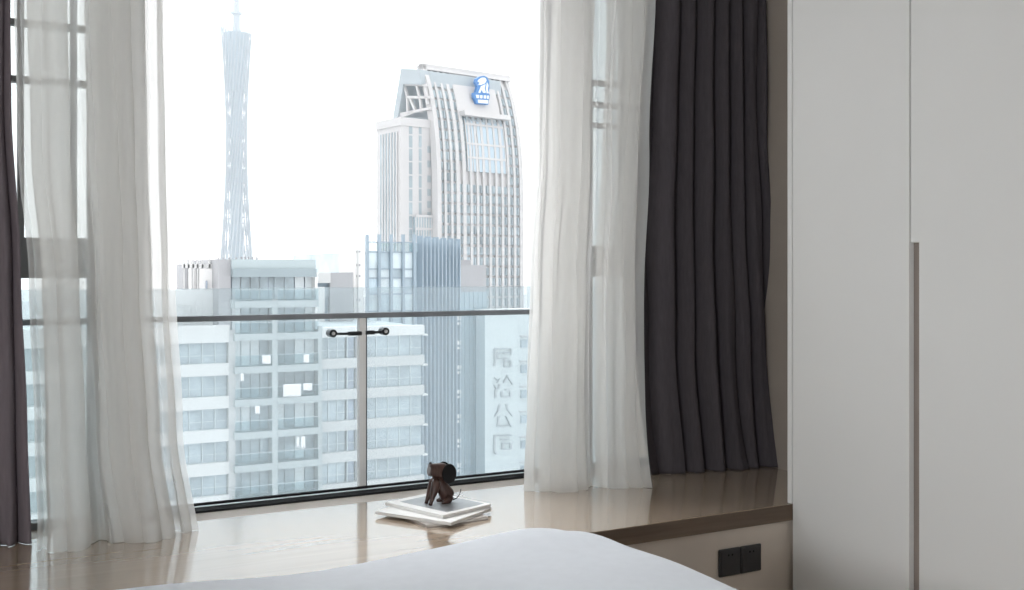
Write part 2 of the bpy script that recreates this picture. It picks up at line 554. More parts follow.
def duvet():
    nx, ny = 96, 110
    mb = MB()
    drop = .33
    W_, H_ = BX1 - BX0, BY1 - BY0
    r = .055
    def prof(d):                                    # distance inwards from the edge -> (outward offset, height)
        if d >= r * pi / 2:
            return d - r * pi / 2 + r, 0.0
        if d >= 0:
            g = (r * pi / 2 - d) / r
            return r - r * sin(g), -(r - r * cos(g))
        return 0.0, -r + d
    def wob(x, y):
        return (.006 * sin(5.1 * x + 1.3) * sin(3.7 * y + .4) + .004 * sin(11 * x - 7 * y) + .003 * sin(17 * y + 4 * x + 2))
    for j in range(ny + 1):
        for i in range(nx + 1):
            sx = -drop + (W_ + 2 * drop + r * (pi - 2)) * i / nx
            sy = -drop + (H_ + 2 * drop + r * (pi - 2)) * j / ny
            TX, TY = W_ + r * (pi - 2), H_ + r * (pi - 2)
            dx = sx if sx < TX / 2 else TX - sx
            dy = sy if sy < TY / 2 else TY - sy
            ox, zx = prof(dx)
            oy, zy = prof(dy)
            x = BX0 + ox if sx < TX / 2 else BX1 - ox
            y = BY0 + oy if sy < TY / 2 else BY1 - oy
            z = BZ + min(zx, zy) if (dx < .08 or dy < .08) else BZ
            # puffed filling: a soft swell a little inside the hem
            e = min(max(dx, 0), max(dy, 0))
            puff = .012 * (1 - exp(-e / .12))
            cx, cy = 1.27, 2.15
            puff += .026 * exp(-(((x - cx) / .17) ** 2 + ((y - cy) / .14) ** 2))
            puff += .010 * max(0, min(1, (0.9 - x) / .6)) * exp(-max(dy, 0) / .5) * (1 if sy > TY / 2 else 0)
            z += puff + wob(x, y) * (1 if dx > 0 and dy > 0 else .6)
            if dx < 0:
                x += (1 if sx > TX / 2 else -1) * (.016 * sin(9 * y + .6) + .008)
            if dy < 0:
                y += (1 if sy > TY / 2 else -1) * (.016 * sin(8 * x) + .004)
            R_ = .20                                    # rounded corners in plan
            for (ex, ey, gx, gy) in ((BX0, BY0, 1, 1), (BX1, BY0, -1, 1), (BX0, BY1, 1, -1), (BX1, BY1, -1, -1)):
                qx, qy = 1 - (x - ex) * gx / R_, 1 - (y - ey) * gy / R_
                if qx > 0 and qy > 0:
                    k_ = max(qx, qy) / sqrt(qx * qx + qy * qy)
                    x, y = ex + gx * R_ * (1 - qx * k_), ey + gy * R_ * (1 - qy * k_)
            if x > 1.0:                                  # the cover is pulled in a little towards the foot corner
                x -= .050 * smooth(0, 1, (y - 1.6) / .65) * min(1, (x - 1.0) / .4)
            mb.v.append((x, y, max(z, .13)))
    for j in range(ny):
        for i in range(nx):
            a = j * (nx + 1) + i
            mb.f.append((a, a + 1, a + nx + 2, a + nx + 1))
    o = mb.build('duvet', M['duvet_cotton'], smooth=True)
    md = o.modifiers.new('thick', 'SOLIDIFY')
    md.thickness = .02
    md.offset = -1
    return o
tag(duvet(), 'smooth white duvet spread over the bed in the foreground', 'duvet')

# ------------------------------------------------------------------ glass balustrade outside the sliding track
bal = thing('glass_balustrade', 'low pale blue glass balustrade with a dark grey handrail across the window', 'balustrade', (0, 3.50, SEAT))
def bl(u, v, Y=3.50):
    p = at(u, v, Y)
    return Vector((p.x, 0, p.z - SEAT))
pj = bl(364.8, 400).x
xe = bl(529.3, 400, 3.50).x
zr = bl(529.3, 311.5).z
zg = 0.5 * (bl(200, 288.5).z + bl(490, 286.3).z)
x0b = -0.70
for (a, b) in ((x0b, pj - .003), (pj + .003, 2.40)):
    MB().box(a, -.006, -.33, b, .006, zg).build('glass_panel', M['balustrade_glass'], bal)
MB().box(x0b, -.045, zr - .009, xe, -.012, zr + .009).build('handrail', M['rail_metal'], bal, bevel=.003)
pp = bl(359.0, 400).x
MB().box(pp - .0125, -.038, -.33, pp + .0125, -.012, zr - .009).build('post', M['post_metal'], bal, bevel=.002)
MB().box(pj - .002, -.016, -.33, pj + .0022, .008, zr - .009).build('joint_seal', M['fitting_metal'], bal)
zf = bl(361, 333).z
def arm(xa, xb, zz):
    a = MB()
    a.tube([(xa, -.036, zz), (xa + (xb - xa) * .45, -.036, zz)], .0075, 12)
    a.tube([(xa + (xb - xa) * .45, -.036, zz), (xb, -.036, zz + .001)], .0046, 12)
    g = a.build('clamp_arm', M['fitting_metal'], bal, smooth=False)
    MB().tube([(xb, -.046, zz + .003), (xb, -.008, zz + .003)], .0138, 20).build('clamp_disc', M['fitting_metal'], g)
    MB().tube([(xb, -.049, zz + .003), (xb, -.0461, zz + .003)], .006, 14).build('clamp_bolt', M['track_metal'], g)
arm(pp - .005, bl(329.0, 332).x, zf + .001)
arm(pp + .010, bl(381.0, 330).x, zf + .003)

# ------------------------------------------------------------------ curtains
def curtain(name, m, label, Y0, keys, folds, amp, hemz=.4515, top=2.70, seed=1, flare=0.0, lean=0.25, rows=44, per=22, pud=0.0, hem_shape=None, yslope=0.0, solid=True):
    """keys: (v, u_left, u_right) picture heights -> edges on plane Y0;  folds: list of (relative width, relative depth)"""
    rnd = random.Random(seed)
    ks = []
    for (v, ul, ur) in keys:
        a, b = at(ul, v, Y0), at(ur, v, Y0)
        ks.append(((a.z + b.z) / 2, a.x, b.x))
    ks.sort()
    def edges(z):
        if z <= ks[0][0]:
            return ks[0][1:]
        for p, q in zip(ks, ks[1:]):
            if z <= q[0]:
                g = (z - p[0]) / (q[0] - p[0])
                g = g * g * (3 - 2 * g)
                return p[1] + (q[1] - p[1]) * g, p[2] + (q[2] - p[2]) * g
        return ks[-1][1:]
    tot = sum(f[0] for f in folds)
    cols = []                                       # (s, phase, depth)
    s = 0
    folds = [(f + (lean,))[:3] if len(f) == 2 else f for f in folds]
    for k, (w, d, ln) in enumerate(folds):
        for q in range(per):
            g = q / per
            cols.append((s + w / tot * g, g, k))
        s += w / tot
    cols.append((1.0, 1.0, len(folds) - 1))
    wv = [(rnd.uniform(1, 3), rnd.uniform(0, 6), rnd.uniform(-1, 1)) for _ in range(len(folds) + 1)]
    mb = MB()
    zs = []
    for r in range(rows + 1):
        g = r / rows
        zs.append(hemz + (top - hemz) * (g ** 1.5))
    n = len(cols)
    for r, z in enumerate(zs):
        xl, xr = edges(z)
        h = (z - hemz)
        low = exp(-h / .10)
        mid = smooth(0.0, 1.6, h)
        for (s, g, k) in cols:
            w, d, ln = folds[k]
            dn = folds[min(k + 1, len(folds) - 1)][1]
            dd = d * (1 - smooth(.6, 1, g)) + dn * smooth(.6, 1, g)
            A = amp * dd * (1.0 - .25 * mid)
            drift = .06 * sin(wv[k][0] * z + wv[k][1]) * (1 - g) + .06 * sin(wv[k + 1][0] * z + wv[k + 1][1]) * g
            ph = 2 * pi * (g + drift)
            width = (xr - xl) * w / tot
            x = xl + (xr - xl) * s + ln * width * sin(ph)
            y = Y0 - A * cos(ph) - A * .18 * cos(2 * ph + wv[k][1])
            y += yslope * (s - .5)
            # cloth settles on the seat: it spreads out and kinks near the hem
            x += flare * low * (s - .5) * .2 + low * .004 * sin(2.1 * s * len(folds) + wv[k][1])
            y += low * (.25 * A * sin(ph + wv[k][1]) - pud * (.75 + .25 * sin(2.2 * pi * s + seed)))
            y += .004 * sin(7 * z + 5 * s * len(folds) + wv[k][1])
            zz = z
            if h < .16:
                zz = z + .003 * low * (1 + sin(ph + wv[k][1])) * (1 if r > 0 else 0)
            if hem_shape and r == 0:
                zz = z
            mb.v.append((x, y, zz))
    for r in range(rows):
        for i in range(n - 1):
            a = r * n + i
            mb.f.append((a, a + 1, a + n + 1, a + n))
    o = mb.build(name, m, smooth=True)
    if solid:
        md = o.modifiers.new('thick', 'SOLIDIFY')
        md.thickness = .003
        md.offset = 0
    tag(o, label, 'curtain')
    o['cols'] = n
    return o

sl = curtain('sheer_curtain', M['sheer_voile'], 'sheer white curtain hanging left of the balustrade, next to the plum curtain', 3.13,
        [(0, 13, 168), (150, 17, 170), (280, 28, 173), (430, 34, 180), (545, 40, 192)],
        [(13, .25, .02), (17, .9, .75), (19, 1.1, .8), (17, .25, .02), (15, .9, .75), (15, 1.2, .9), (15, 1.3, .95), (14, 1.1, .8), (10, .25, .02), (13, .5, .5)],
        .055, seed=3, flare=.12, pud=.022, yslope=.04, solid=False)
sr = curtain('sheer_curtain', M['sheer_voile'], 'sheer white curtain hanging between the balustrade and the dark curtain', 3.10,
        [(0, 548, 636), (150, 546, 630), (280, 539, 625), (400, 535, 626), (486, 532, 628)],
        [(15, .7, .5), (18, .9, .75), (14, 1.2, .9), (12, .9, .6), (12, .25, .02), (14, .8, .7), (14, 1.0, .75), (13, .9, .6)],
        .052, seed=12, flare=.05, pud=.02, yslope=-.13, solid=False)
dl = curtain('blackout_curtain', M['blackout_lit'], 'opaque curtain in a lit plum grey tone at the left edge beside the sheer', 3.21,
        [(0, -60, 11), (100, -60, 12), (270, -60, 21), (420, -60, 26), (541, -60, 28)],
        [(1, 1), (1, .9), (1, 1), (.9, .8)], .035, seed=5, pud=0.0)
dr = curtain('blackout_curtain', M['blackout_cloth'], 'charcoal opaque curtain gathered in deep folds beside the white wardrobe', 3.16,
        [(0, 650, 761), (120, 646, 762), (230, 638, 768), (340, 640, 772), (475, 648, 777)],
        [(1.6, .7), (1.3, 1.1), (.9, .8), (1.3, 1.2), (.8, 1.0), (1.0, 1.1), (.7, .8), (.8, .9)],
        .062, seed=9, pud=.035, yslope=-.10)
for (yy, lab) in ((3.115, 'white ceiling curtain track carrying the two sheers'), (3.19, 'white ceiling curtain track carrying the two opaque curtains')):
    tag(MB().box(-1.2, yy - .014, 2.70, 2.80, yy + .014, 2.7495).build('curtain_track', M['white_lacquer']), lab, 'curtain track')

# ------------------------------------------------------------------ magazines and the wooden dog
def magazine(corner_f, corner_l, corner_r, z0, th, cover, label, photo=None):
    f, l, r = Vector(corner_f), Vector(corner_l), Vector(corner_r)
    ey, ex = (l - f), (r - f)
    H_, W_ = ey.length, ex.length
    rz = atan2(ex.y, ex.x)
    c = f + (ex + ey) / 2
    t = thing('magazine', label, 'magazine', (c.x, c.y, z0), rz, 'magazines stacked on the window seat')
    MB().box(-W_ / 2 + .002, -H_ / 2 + .002, .0012, W_ / 2 - .002, H_ / 2 - .002, th - .0012).build('pages', M['paper_cut'], t)
    cv = MB().box(-W_ / 2, -H_ / 2, th - .0012, W_ / 2, H_ / 2, th).box(-W_ / 2, -H_ / 2, 0, W_ / 2, H_ / 2, .0012)
    cv.box(-W_ / 2 - .0010, -H_ / 2, 0, -W_ / 2 + .0005, H_ / 2, th)
    cv.build('cover', M[cover], t)
    if photo:
        MB().box(-W_ / 2 + .035, -H_ / 2 + .02, th, W_ / 2 - .012, H_ / 2 - .03, th + .0005).build('cover_picture', M[photo], t)
    return t
def rect(u_f, v_f, z, rz, W_, H_):
    f = atz(u_f, v_f, z)
    f = Vector((f.x, f.y))
    ex = Vector((cos(rz), sin(rz)))
    ey = Vector((-sin(rz), cos(rz)))
    return f, f + ey * H_, f + ex * W_
f, l, r = rect(427, 525, SEAT + .009, radians(2), .207, .262)
magazine(f, l, r, SEAT + .0005, .008, 'cover_brown', 'brownish magazine at the bottom of the stack under the wooden dog')
f, l, r = rect(451, 522.5, SEAT + .018, radians(30), .225, .280)
magazine(f, l, r, SEAT + .009, .009, 'paper_white', 'white magazine in the middle of the stack under the wooden dog')
f, l, r = rect(443, 515.2, SEAT + .0288, radians(18.5), .207, .262)
magazine(f, l, r, SEAT + .0188, .010, 'paper_white', 'white-bordered magazine with a grey cover picture on top of the stack', 'cover_photo')
ZT = SEAT + .0188 + .0106

dp = atz(440, 503.0, ZT)
dog = thing('dog_figurine', 'small dark wooden sitting dog figurine with a round black ear on the magazines', 'figurine', (dp.x, dp.y, ZT), radians(151.3 + 28))
mm = .001
def P(f, z, y=0.0):
    return Vector((f * mm * 1.08, y * mm, z * mm))
b = MB()
b.tube([P(9, 84), P(6, 78), P(-2, 62), P(-12, 42), P(-21, 25), P(-28, 15), P(-33, 9)], [.006, .0125, .0165, .0215, .0245, .0215, .009], 20, squash=.85)
b.build('body', M['figurine_wood'], dog, smooth=True)
for sy in (-1, 1):
    g = MB()
    g.tube([P(12, 80, sy * 5), P(17, 66, sy * 10), P(22, 45, sy * 13), P(30, 22, sy * 15), P(35, 7, sy * 16), P(37, 0.2, sy * 16)], [.008, .0145, .0130, .0080, .0056, .0062], 16)
    g.build('front_leg', M['figurine_wood'], dog, smooth=True)
    h = MB()
    h.tube([P(-26, 20, sy * 14), P(-18, 9, sy * 18), P(-4, 5, sy * 19), P(2, 4.5, sy * 19)], [.013, .0115, .006, .0045], 14)
    h.build('hind_leg', M['figurine_wood'], dog, smooth=True)
hd = MB()
hd.tube([P(33.5, 107), P(32.5, 107), P(22, 105), P(8, 102), P(-6, 99), P(-15, 97), P(-21, 96)], [.0185, .0200, .0205, .0230, .0255, .0230, .011], 24, squash=.80)
hd.tube([P(6, 100), P(9, 82)], [.013, .011], 14)
hh = hd.build('head', M['figurine_wood'], dog, smooth=True)
MB().tube([P(33.6, 107), P(35.0, 107.3)], [.0184, .0168], 24, squash=.80).build('muzzle', M['muzzle_wood'], hh)
MB().tube([P(31, 123), P(29.5, 127.5), P(27, 129.5)], [.0040, .0046, .0026], 12).build('nose', M['nose_black'], hh, smooth=True)
for sy in (-1, 1):
    e = MB()
    pr = []
    n_ = 28
    for q in range(n_):
        g = 2 * pi * q / n_
        pr.append(P(-20 + 22 * cos(g), 93 + 31 * sin(g), 0))
    e.prism([p + Vector((0, sy * .0195, 0)) for p in pr], (0, sy * .006, 0))
    e.build('ear', M['ear_leather'], dog, bevel=.0015)
MB().tube([P(-33, 10), P(-42, 6), P(-52, 9), P(-60, 17), P(-65, 28), P(-67, 37)], [.0022, .0020, .0018, .0016, .0014, .0012], 8).build('tail', M['nose_black'], dog, smooth=True)

# ================================================================== THE CITY
GZ = -100.0
g = MB().box(-2500, 6, GZ - 2, 4000, 4000, GZ).build('ground', M['city_ground'])
struct(g)

# ------------------------------------------------------------------ apartment building across the street (front on Y = 95)
YA = 95.0
def ax(u, Y=YA):
    return at(u, 300, Y).x
ab = thing('apartment_building', 'wide apartment building with white parapet bands and glass balconies, left of the glass block', 'building', (0, YA, GZ))
def la(x0, y0, z0, x1, y1, z1):                     # box in building space, world z in
    return MB().box(x0, y0, z0 - GZ, x1, y1, z1 - GZ)
PITCH, Z0 = 2.96, -4.03
xW0, xW1, xB1, xC1 = 2.0, ax(230), ax(318), ax(424.5)
roof = -3.9
la(xW0, .9, GZ, xC1 - .3, 16, roof - .2).build('main_wall', M['flat_tint'], ab)
NF = 6
winA = []
def glazing(xa, xb, z0, z1, yf, n, m='flat_glass', fr=.07):
    w = (xb - xa) / n
    for i in range(n):
        o = la(xa + w * i + fr, yf, z0, xa + w * (i + 1) - fr, yf + .06, z1).build('window', M[m], ab)
        fm = la(xa + w * i - .03, yf - .05, z0, xa + w * i + fr, yf + .05, z1)
        fm.box(xa + w * i, yf - .04, z0 + (z1 - z0) * .36 - GZ, xa + w * (i + 1), yf + .05, z0 + (z1 - z0) * .36 + .06 - GZ)
        fm.build('window_frame', M['mullion_white'], o)
    return
rnd = random.Random(4)
for k in range(NF):
    zt = Z0 - PITCH * k
    # left wing with broad white parapets
    la(xW0, 0, zt - 1.08, xW1 - .1, .9, zt).build('parapet_band', M['flat_white'], ab)
    la(xW1 - .12, .02, zt - PITCH, xW1 + .5, .9, zt).build('pier', M['flat_grey'], ab)
    glazing(ax(150), xW1 - .1, zt - PITCH + .0, zt - 1.08, .55, 6)
    # right wing
    la(xB1 + .3, 0, zt - .95, xC1, .9, zt).build('parapet_band', M['flat_white'] if k == 0 else M['flat_grey'], ab)
    la(xC1 - .2, -.05, zt - 1.05, xC1 + .35, .9, zt - .88).build('ledge', M['flat_white'], ab)
    glazing(xB1 + .3, ax(347), zt - PITCH, zt - .95, .5, 3)
    glazing(ax(348.5), ax(356), zt - PITCH, zt - .95, .45, 1, 'deep_glass')
    la(ax(357), -.02, zt - PITCH, ax(365), .7, zt).build('pier', M['flat_grey'], ab)
    glazing(ax(366), xC1 - .1, zt - PITCH, zt - .95, .5, 5)
# middle bay with deep balconies and a taller top
xm = ax(273.5)
for k in range(-1, NF):
    zt = Z0 - PITCH * k - .35
    for (xa, xb) in ((xW1 + .3, xm - .25), (xm + .25, xB1 - .1)):
        s_ = la(xa, -.55, zt - .62, xb, .9, zt).build('balcony', M['flat_slab'], ab)
        la(xa + .03, -.53, zt, xb - .03, -.49, zt + .98).build('railing_glass', M['balcony_glass'], s_)
        la(xa, -.56, zt + .98, xb, -.46, zt + 1.03).build('railing_top', M['mullion_white'], s_)
        n = 4
        w = (xb - xa) / n
        for i in range(n):
            la(xa + w * i + .05, .75, zt, xa + w * (i + 1) - .05, .82, zt + PITCH - .62).build('window', M['flat_glass'] if rnd.random() < .7 else M['curtain_white'], ab)
la(xm - .25, -.5, Z0 - PITCH * NF, xm + .25, .9, Z0 + 2.6).build('pier', M['flat_slab'], ab)
la(xB1 - .1, -.35, Z0 - PITCH * NF, xB1 + .3, .9, Z0 + .2).build('pier', M['flat_slab'], ab)
ztop = at(260, 259.5, YA).z
xP0, xP1 = ax(231), ax(315)
xP00 = ax(219.5)
la(xP0 + .1, 1.1, roof - .2, xP1 - .1, 12, ztop - .3).build('penthouse_wall', M['flat_tint'], ab)
la(xP00, .3, roof - .2, xP0 + .05, 12, ztop).build('penthouse_pier', M['concrete_grey'], ab)
la(xP0 + .05, -.2, at(260, 269, YA).z, xP1, .6, ztop).build('penthouse_parapet', M['penthouse_blue'], ab)
la(xP0 + .05, -.5, at(260, 277, YA).z, xP1, 1.1, at(260, 269, YA).z).build('penthouse_slab', M['penthouse_dark'], ab)
za, zb = at(260, 299.5, YA).z, at(260, 277.5, YA).z
la(xP0, -.3, at(260, 308, YA).z, xP1, 1.1, za).build('penthouse_slab', M['flat_slab'], ab)
for (u0, u1, mm_) in ((231.5, 235, 'deep_glass'), (235, 241, 'curtain_white'), (241.6, 242.8, 'deep_glass'), (243, 249, 'curtain_white'), (249, 250.4, 'deep_glass'), (250.6, 256.5, 'curtain_white'), (256.5, 257.8, 'deep_glass'), (258, 264, 'curtain_white'), (264.3, 271.5, 'deep_glass'), (271.5, 277, 'flat_glass'), (277.2, 283.5, 'curtain_white'), (283.6, 285, 'deep_glass'), (285.2, 291, 'curtain_white'), (291, 296, 'flat_glass'), (296.2, 305, 'deep_glass'), (305.2, 314, 'deep_glass')):
    la(ax(u0), .9, za, ax(u1), 1.02, zb).build('window', M[mm_], ab)
la(ax(314.2), -.3, roof - .2, ax(316.5), 1.1, zb).build('pier', M['flat_white'], ab)
# roof pergola with white fins on the left wing
pz0, pz1 = at(200, 290, YA).z, at(200, 264, YA).z
for u in (183.5, 188, 192.5, 197, 202, 209, 216):
    la(ax(u, YA + 3), 3, at(200, 290, YA).z, ax(u, YA + 3) + .13, 3.4, at(200, 258.5, YA).z).build('roof_fin', M['flat_grey'], ab)
la(ax(183, YA + 3), 3, at(200, 268, YA).z, ax(219, YA + 3), 3.6, at(200, 264, YA).z).build('pergola_beam', M['flat_grey'], ab)
la(ax(183, YA + 3.1), 3.1, roof, ax(187.5, YA + 3.1), 6, pz1).build('roof_wall', M['concrete_grey'], ab)
la(ax(199.5, YA + 2.8), 2.8, roof, ax(219.4), 9, at(200, 268.5, YA).z).build('roof_wall', M['flat_white'], ab)
la(ax(165), 2.6, roof, ax(219.4), 9, at(200, 290, YA).z).build('roof_wall', M['flat_white'], ab)
la(ax(206, YA + 2.5), 2.5, at(200, 289, YA).z, ax(207.5, YA + 2.5), 2.82, at(200, 281, YA).z).build('window', M['deep_glass'], ab)
la(ax(176.5), 1.5, roof, ax(194), 2.6, at(200, 306, YA).z).build('roof_unit', M['flat_grey'], ab)
la(xW0, .1, roof - .2, xW1, .35, roof + .35).build('roof_curb', M['flat_white'], ab)
for u in (188, 200, 206):
    la(ax(u), 1.4, roof, ax(u) + .05, 1.45, at(200, 300, YA).z).build('roof_pole', M['flat_grey'], ab)
# letters-like rail posts on the penthouse roof edge
for u in (222, 227, 233, 240, 245.5, 249, 252.5, 256.5, 261):
    la(ax(u), 1.6, ztop - .3, ax(u) + .14, 1.72, ztop + (.18 if u < 243 else .26)).build('roof_post', M['concrete_grey'], ab)

# towels and washing on the balconies
def hanging(name, label, u0, u1, v0, v1, drop=.1):
    p, q = at(u0, v0, YA - .62), at(u1, v1, YA - .62)
    n = 10
    mb = MB()
    for j in range(6):
        for i in range(n + 1):
            s = i / n
            t = j / 5
            mb.v.append((p.x + (q.x - p.x) * s, YA - .62 - .05 * sin(s * 9) * t - .01, p.z + (q.z - p.z) * t + .03 * sin(s * 7) * t))
    for j in range(5):
        for i in range(n):
            a = j * (n + 1) + i
            mb.f.append((a, a + 1, a + n + 2, a + n + 1))
    o = mb.build(name, M['towel_white'], smooth=True)
    md = o.modifiers.new('thick', 'SOLIDIFY')
    md.thickness = .03
    return tag(o, label, 'laundry', 'washing on the apartment balconies')
hanging('towel', 'wide white towel hung over a balcony railing of the apartment building', 283, 301, 384.5, 396)
hanging('towel', 'small white cloth hung beside the wide towel on the balcony railing', 303, 312, 383.5, 390)
hanging('garment', 'short white garment hanging on the balcony two floors below the wide towel, on the left', 296.5, 299, 437, 447)
hanging('garment', 'white garment hanging on the balcony two floors below the wide towel, on the right', 301, 305, 436.5, 448)

hanging('garment', 'white washing bundle on the upper left balcony just below the handrail', 262, 270.5, 355.5, 363.5)
hanging('garment', 'white washing at the right end of the upper right balcony just below the handrail', 303.5, 309, 354.5, 362.5)
hanging('garment', 'narrow pale garment hanging on the left balcony, level with the wide towel', 240.5, 243.5, 373.5, 381)
hanging('garment', 'pale pink garment hanging low on the left balcony one floor below the wide towel', 255, 259.5, 406, 413.5)

# ------------------------------------------------------------------ grey box and white slab on the roofs behind
def simple_box(u0, u1, v0, Y, depth, m):
    a, b = at(u0, v0, Y), at(u1, v0, Y)
    return a.x, b.x, a.z
rb = thing('roof_house', 'flat grey plant room block between the penthouse and the white slab', 'building', (0, 108, GZ))
x0, x1, z1 = simple_box(318, 353, 272.5, 108, 6, None)
MB().box(at(330, 280, 108).x, 0, 0, x1, 8, z1 - GZ).build('wall', M['concrete_grey'], rb)
MB().box(x0, -.2, at(320, 283, 108).z - GZ, at(330, 280, 108).x, 8, z1 - GZ).build('upper_wall', M['flat_grey'], rb)
MB().box(x0, .6, 0, at(330, 280, 108).x, 8, at(320, 283, 108).z - GZ).build('recess_wall', M['office_fin'], rb)
MB().box(x0, -.1, 0, at(324.5, 280, 108).x, .6, at(320, 287, 108).z - GZ).build('lower_wall', M['flat_white'], rb)
MB().box(at(324.5, 280, 108).x, .3, at(320, 297, 108).z - GZ, at(330, 280, 108).x, .6, at(320, 287.5, 108).z - GZ).build('window', M['flat_glass'], rb)
wsb = thing('lift_tower', 'narrow white tower slab standing left of the dark glass block', 'building', (0, 112, GZ))
a, b = at(354, 250, 112), at(364.8, 250, 112)
MB().box(a.x, 0, 0, b.x, 5, a.z - GZ).build('wall', M['flat_white'], wsb)
MB().box(a.x + .35, -.15, 0, a.x + .5, 0, a.z - GZ).build('corner_strip', M['flat_grey'], wsb)
for v in (251.5, 265, 276, 300):
    p = at(358, v, 112)
    MB().box(p.x - .2, -.12, p.z - GZ - .12, p.x + .25, -.002, p.z - GZ + .12).build('lamp_bracket', M['concrete_grey'], wsb)

# ------------------------------------------------------------------ dark glass office block with fins
YO = 121.0
ob = thing('office_block', 'blue grey glass office block with dark vertical fins projecting above its roof', 'building', (0, 0, 0))
pA, pB = at(366, 242, YO), at(413, 242, YO)
nd = Vector((cos(radians(44)), sin(radians(44)), 0))
nn = Vector((sin(radians(44)), -cos(radians(44)), 0))      # towards us
pC = hit(455, 245, (pB.x, YO, 0), nn)
zT = pA.z
base = [(pA.x, YO, GZ), (pB.x, YO, GZ), (pC.x, pC.y, GZ), (pC.x, YO + 30, GZ), (pA.x, YO + 30, GZ)]
MB().prism(base, (0, 0, at(390, 252, YO).z - GZ)).build('core_wall', M['office_glass'], ob)
rows_v = (252, 269, 278, 294, 311, 328, 345)
us = (366, 378, 390, 402, 413)
for i in range(4):
    for j in range(len(rows_v) - 1):
        p0, p1 = at(us[i], rows_v[j], YO), at(us[i + 1], rows_v[j + 1], YO)
        MB().box(p0.x + .1, YO - .12, p1.z + .05, p1.x - .1, YO - .01, p0.z - .05).build('window', M[('office_clear', 'office_clear', 'office_glass')[(i * 2 + j) % 3]], ob)
MB().box(pA.x, YO - .15, at(390, 252, YO).z, pB.x, YO - .05, zT - .08).build('roof_screen', M['balcony_glass'], ob)
for v in (242.3, 252, 269, 278, 294, 311):
    p = at(390, v, YO)
    MB().box(pA.x, YO - .3, p.z - .07, pB.x, YO - .12, p.z + .07).build('transom', M['office_fin'], ob)
for u in us:
    p = at(u, 234.5, YO)
    MB().box(p.x - .16, YO - .6, GZ, p.x + .16, YO - .12, p.z).build('fin', M['office_fin'], ob)
L = (pC - pB).length
for i in range(1, 12):
    s = i / 11
    p = pB + nd * (L * s)
    ht = zT + (at(413, 235.5, YO).z - zT) * (1.0 if i % 2 else .75)
    MB().prism([Vector((p.x, p.y, GZ)) + nd * -.16, Vector((p.x, p.y, GZ)) + nd * .16, Vector((p.x, p.y, GZ)) + nd * .16 + nn * .8, Vector((p.x, p.y, GZ)) + nd * -.16 + nn * .8], (0, 0, ht - GZ)).build('fin', M['office_fin'], ob)
q0 = pB + nn * .05
MB().prism([Vector((pB.x, pB.y, at(413, 252, YO).z)), Vector((pC.x, pC.y, at(413, 252, YO).z)), Vector((pC.x, pC.y, zT)), Vector((pB.x, pB.y, zT))], nn * .1).build('roof_screen', M['office_glass'], ob)
for k in range(9):
    v = 318 + 24.4 * k
    p = hit(456, v, pC, nn)
    MB().box(p.x - .3, p.y - .9, p.z - .28, p.x + .35, p.y - .3, p.z + .28).box(p.x - .25, p.y - .9, p.z - .9, p.x + .3, p.y - .3, p.z - .55).build('corner_ledge', M['flat_white'], ob)

# ------------------------------------------------------------------ grey-blue tower and pale building with the sign, right of it
YD = 144.2
db = thing('grey_tower', 'plain grey blue tower with a concrete top behind the glass block', 'building', (0, YD, GZ))
a, b = at(456, 265, YD), at(487, 265, YD)
zc = at(470, 292, YD).z
MB().box(a.x, 0, 0, b.x, 20, zc - GZ).build('wall', M['tint_tower'], db)
MB().box(a.x, .3, zc - GZ, b.x, 18, a.z - GZ).box(a.x + 1, 2, a.z - GZ, a.x + 3.5, 6, a.z - GZ + .8).build('top_wall', M['concrete_grey'], db)
for i in range(1, 7):
    x = a.x + (b.x - a.x) * i / 7
    MB().box(x - .06, -.15, 0, x + .06, 0, zc - GZ).build('fin', M['office_glass'], db)
YE = 140.0
eb = thing('pale_block', 'pale block with a vertical sign of large faint characters, beside the right sheer', 'building', (0, YE, GZ))
a, b = at(485, 313, YE), at(540, 313, YE)
MB().box(a.x, 0, 0, b.x, 3, a.z - GZ).build('wall', M['pale_tower'], eb)
MB().box(a.x - .2, -.3, a.z - GZ, b.x, 3.2, a.z - GZ + .5).build('cornice', M['flat_white'], eb)
for i in range(9):
    v = 343 + 25.2 * i
    p = at(520.5, v, YE)
    MB().box(p.x, -.25, p.z - GZ - .7, p.x + 1.0, 0, p.z - GZ + .5).build('window', M['flat_glass'], eb)
    MB().box(p.x - .15, -.2, p.z - GZ + .9, p.x + 3, 0, p.z - GZ + 1.15).build('ledge', M['flat_grey'], eb)
def strokes(name, segs):
    mb = MB()
    for (u0, v0, u1, v1) in segs:
        p, q = at(u0, v0, YE), at(u1, v1, YE)
        mb.beam((p.x, -.18, p.z - GZ), (q.x, -.18, q.z - GZ), .30, .13)
    mb.build(name, M['sign_grey'], eb)
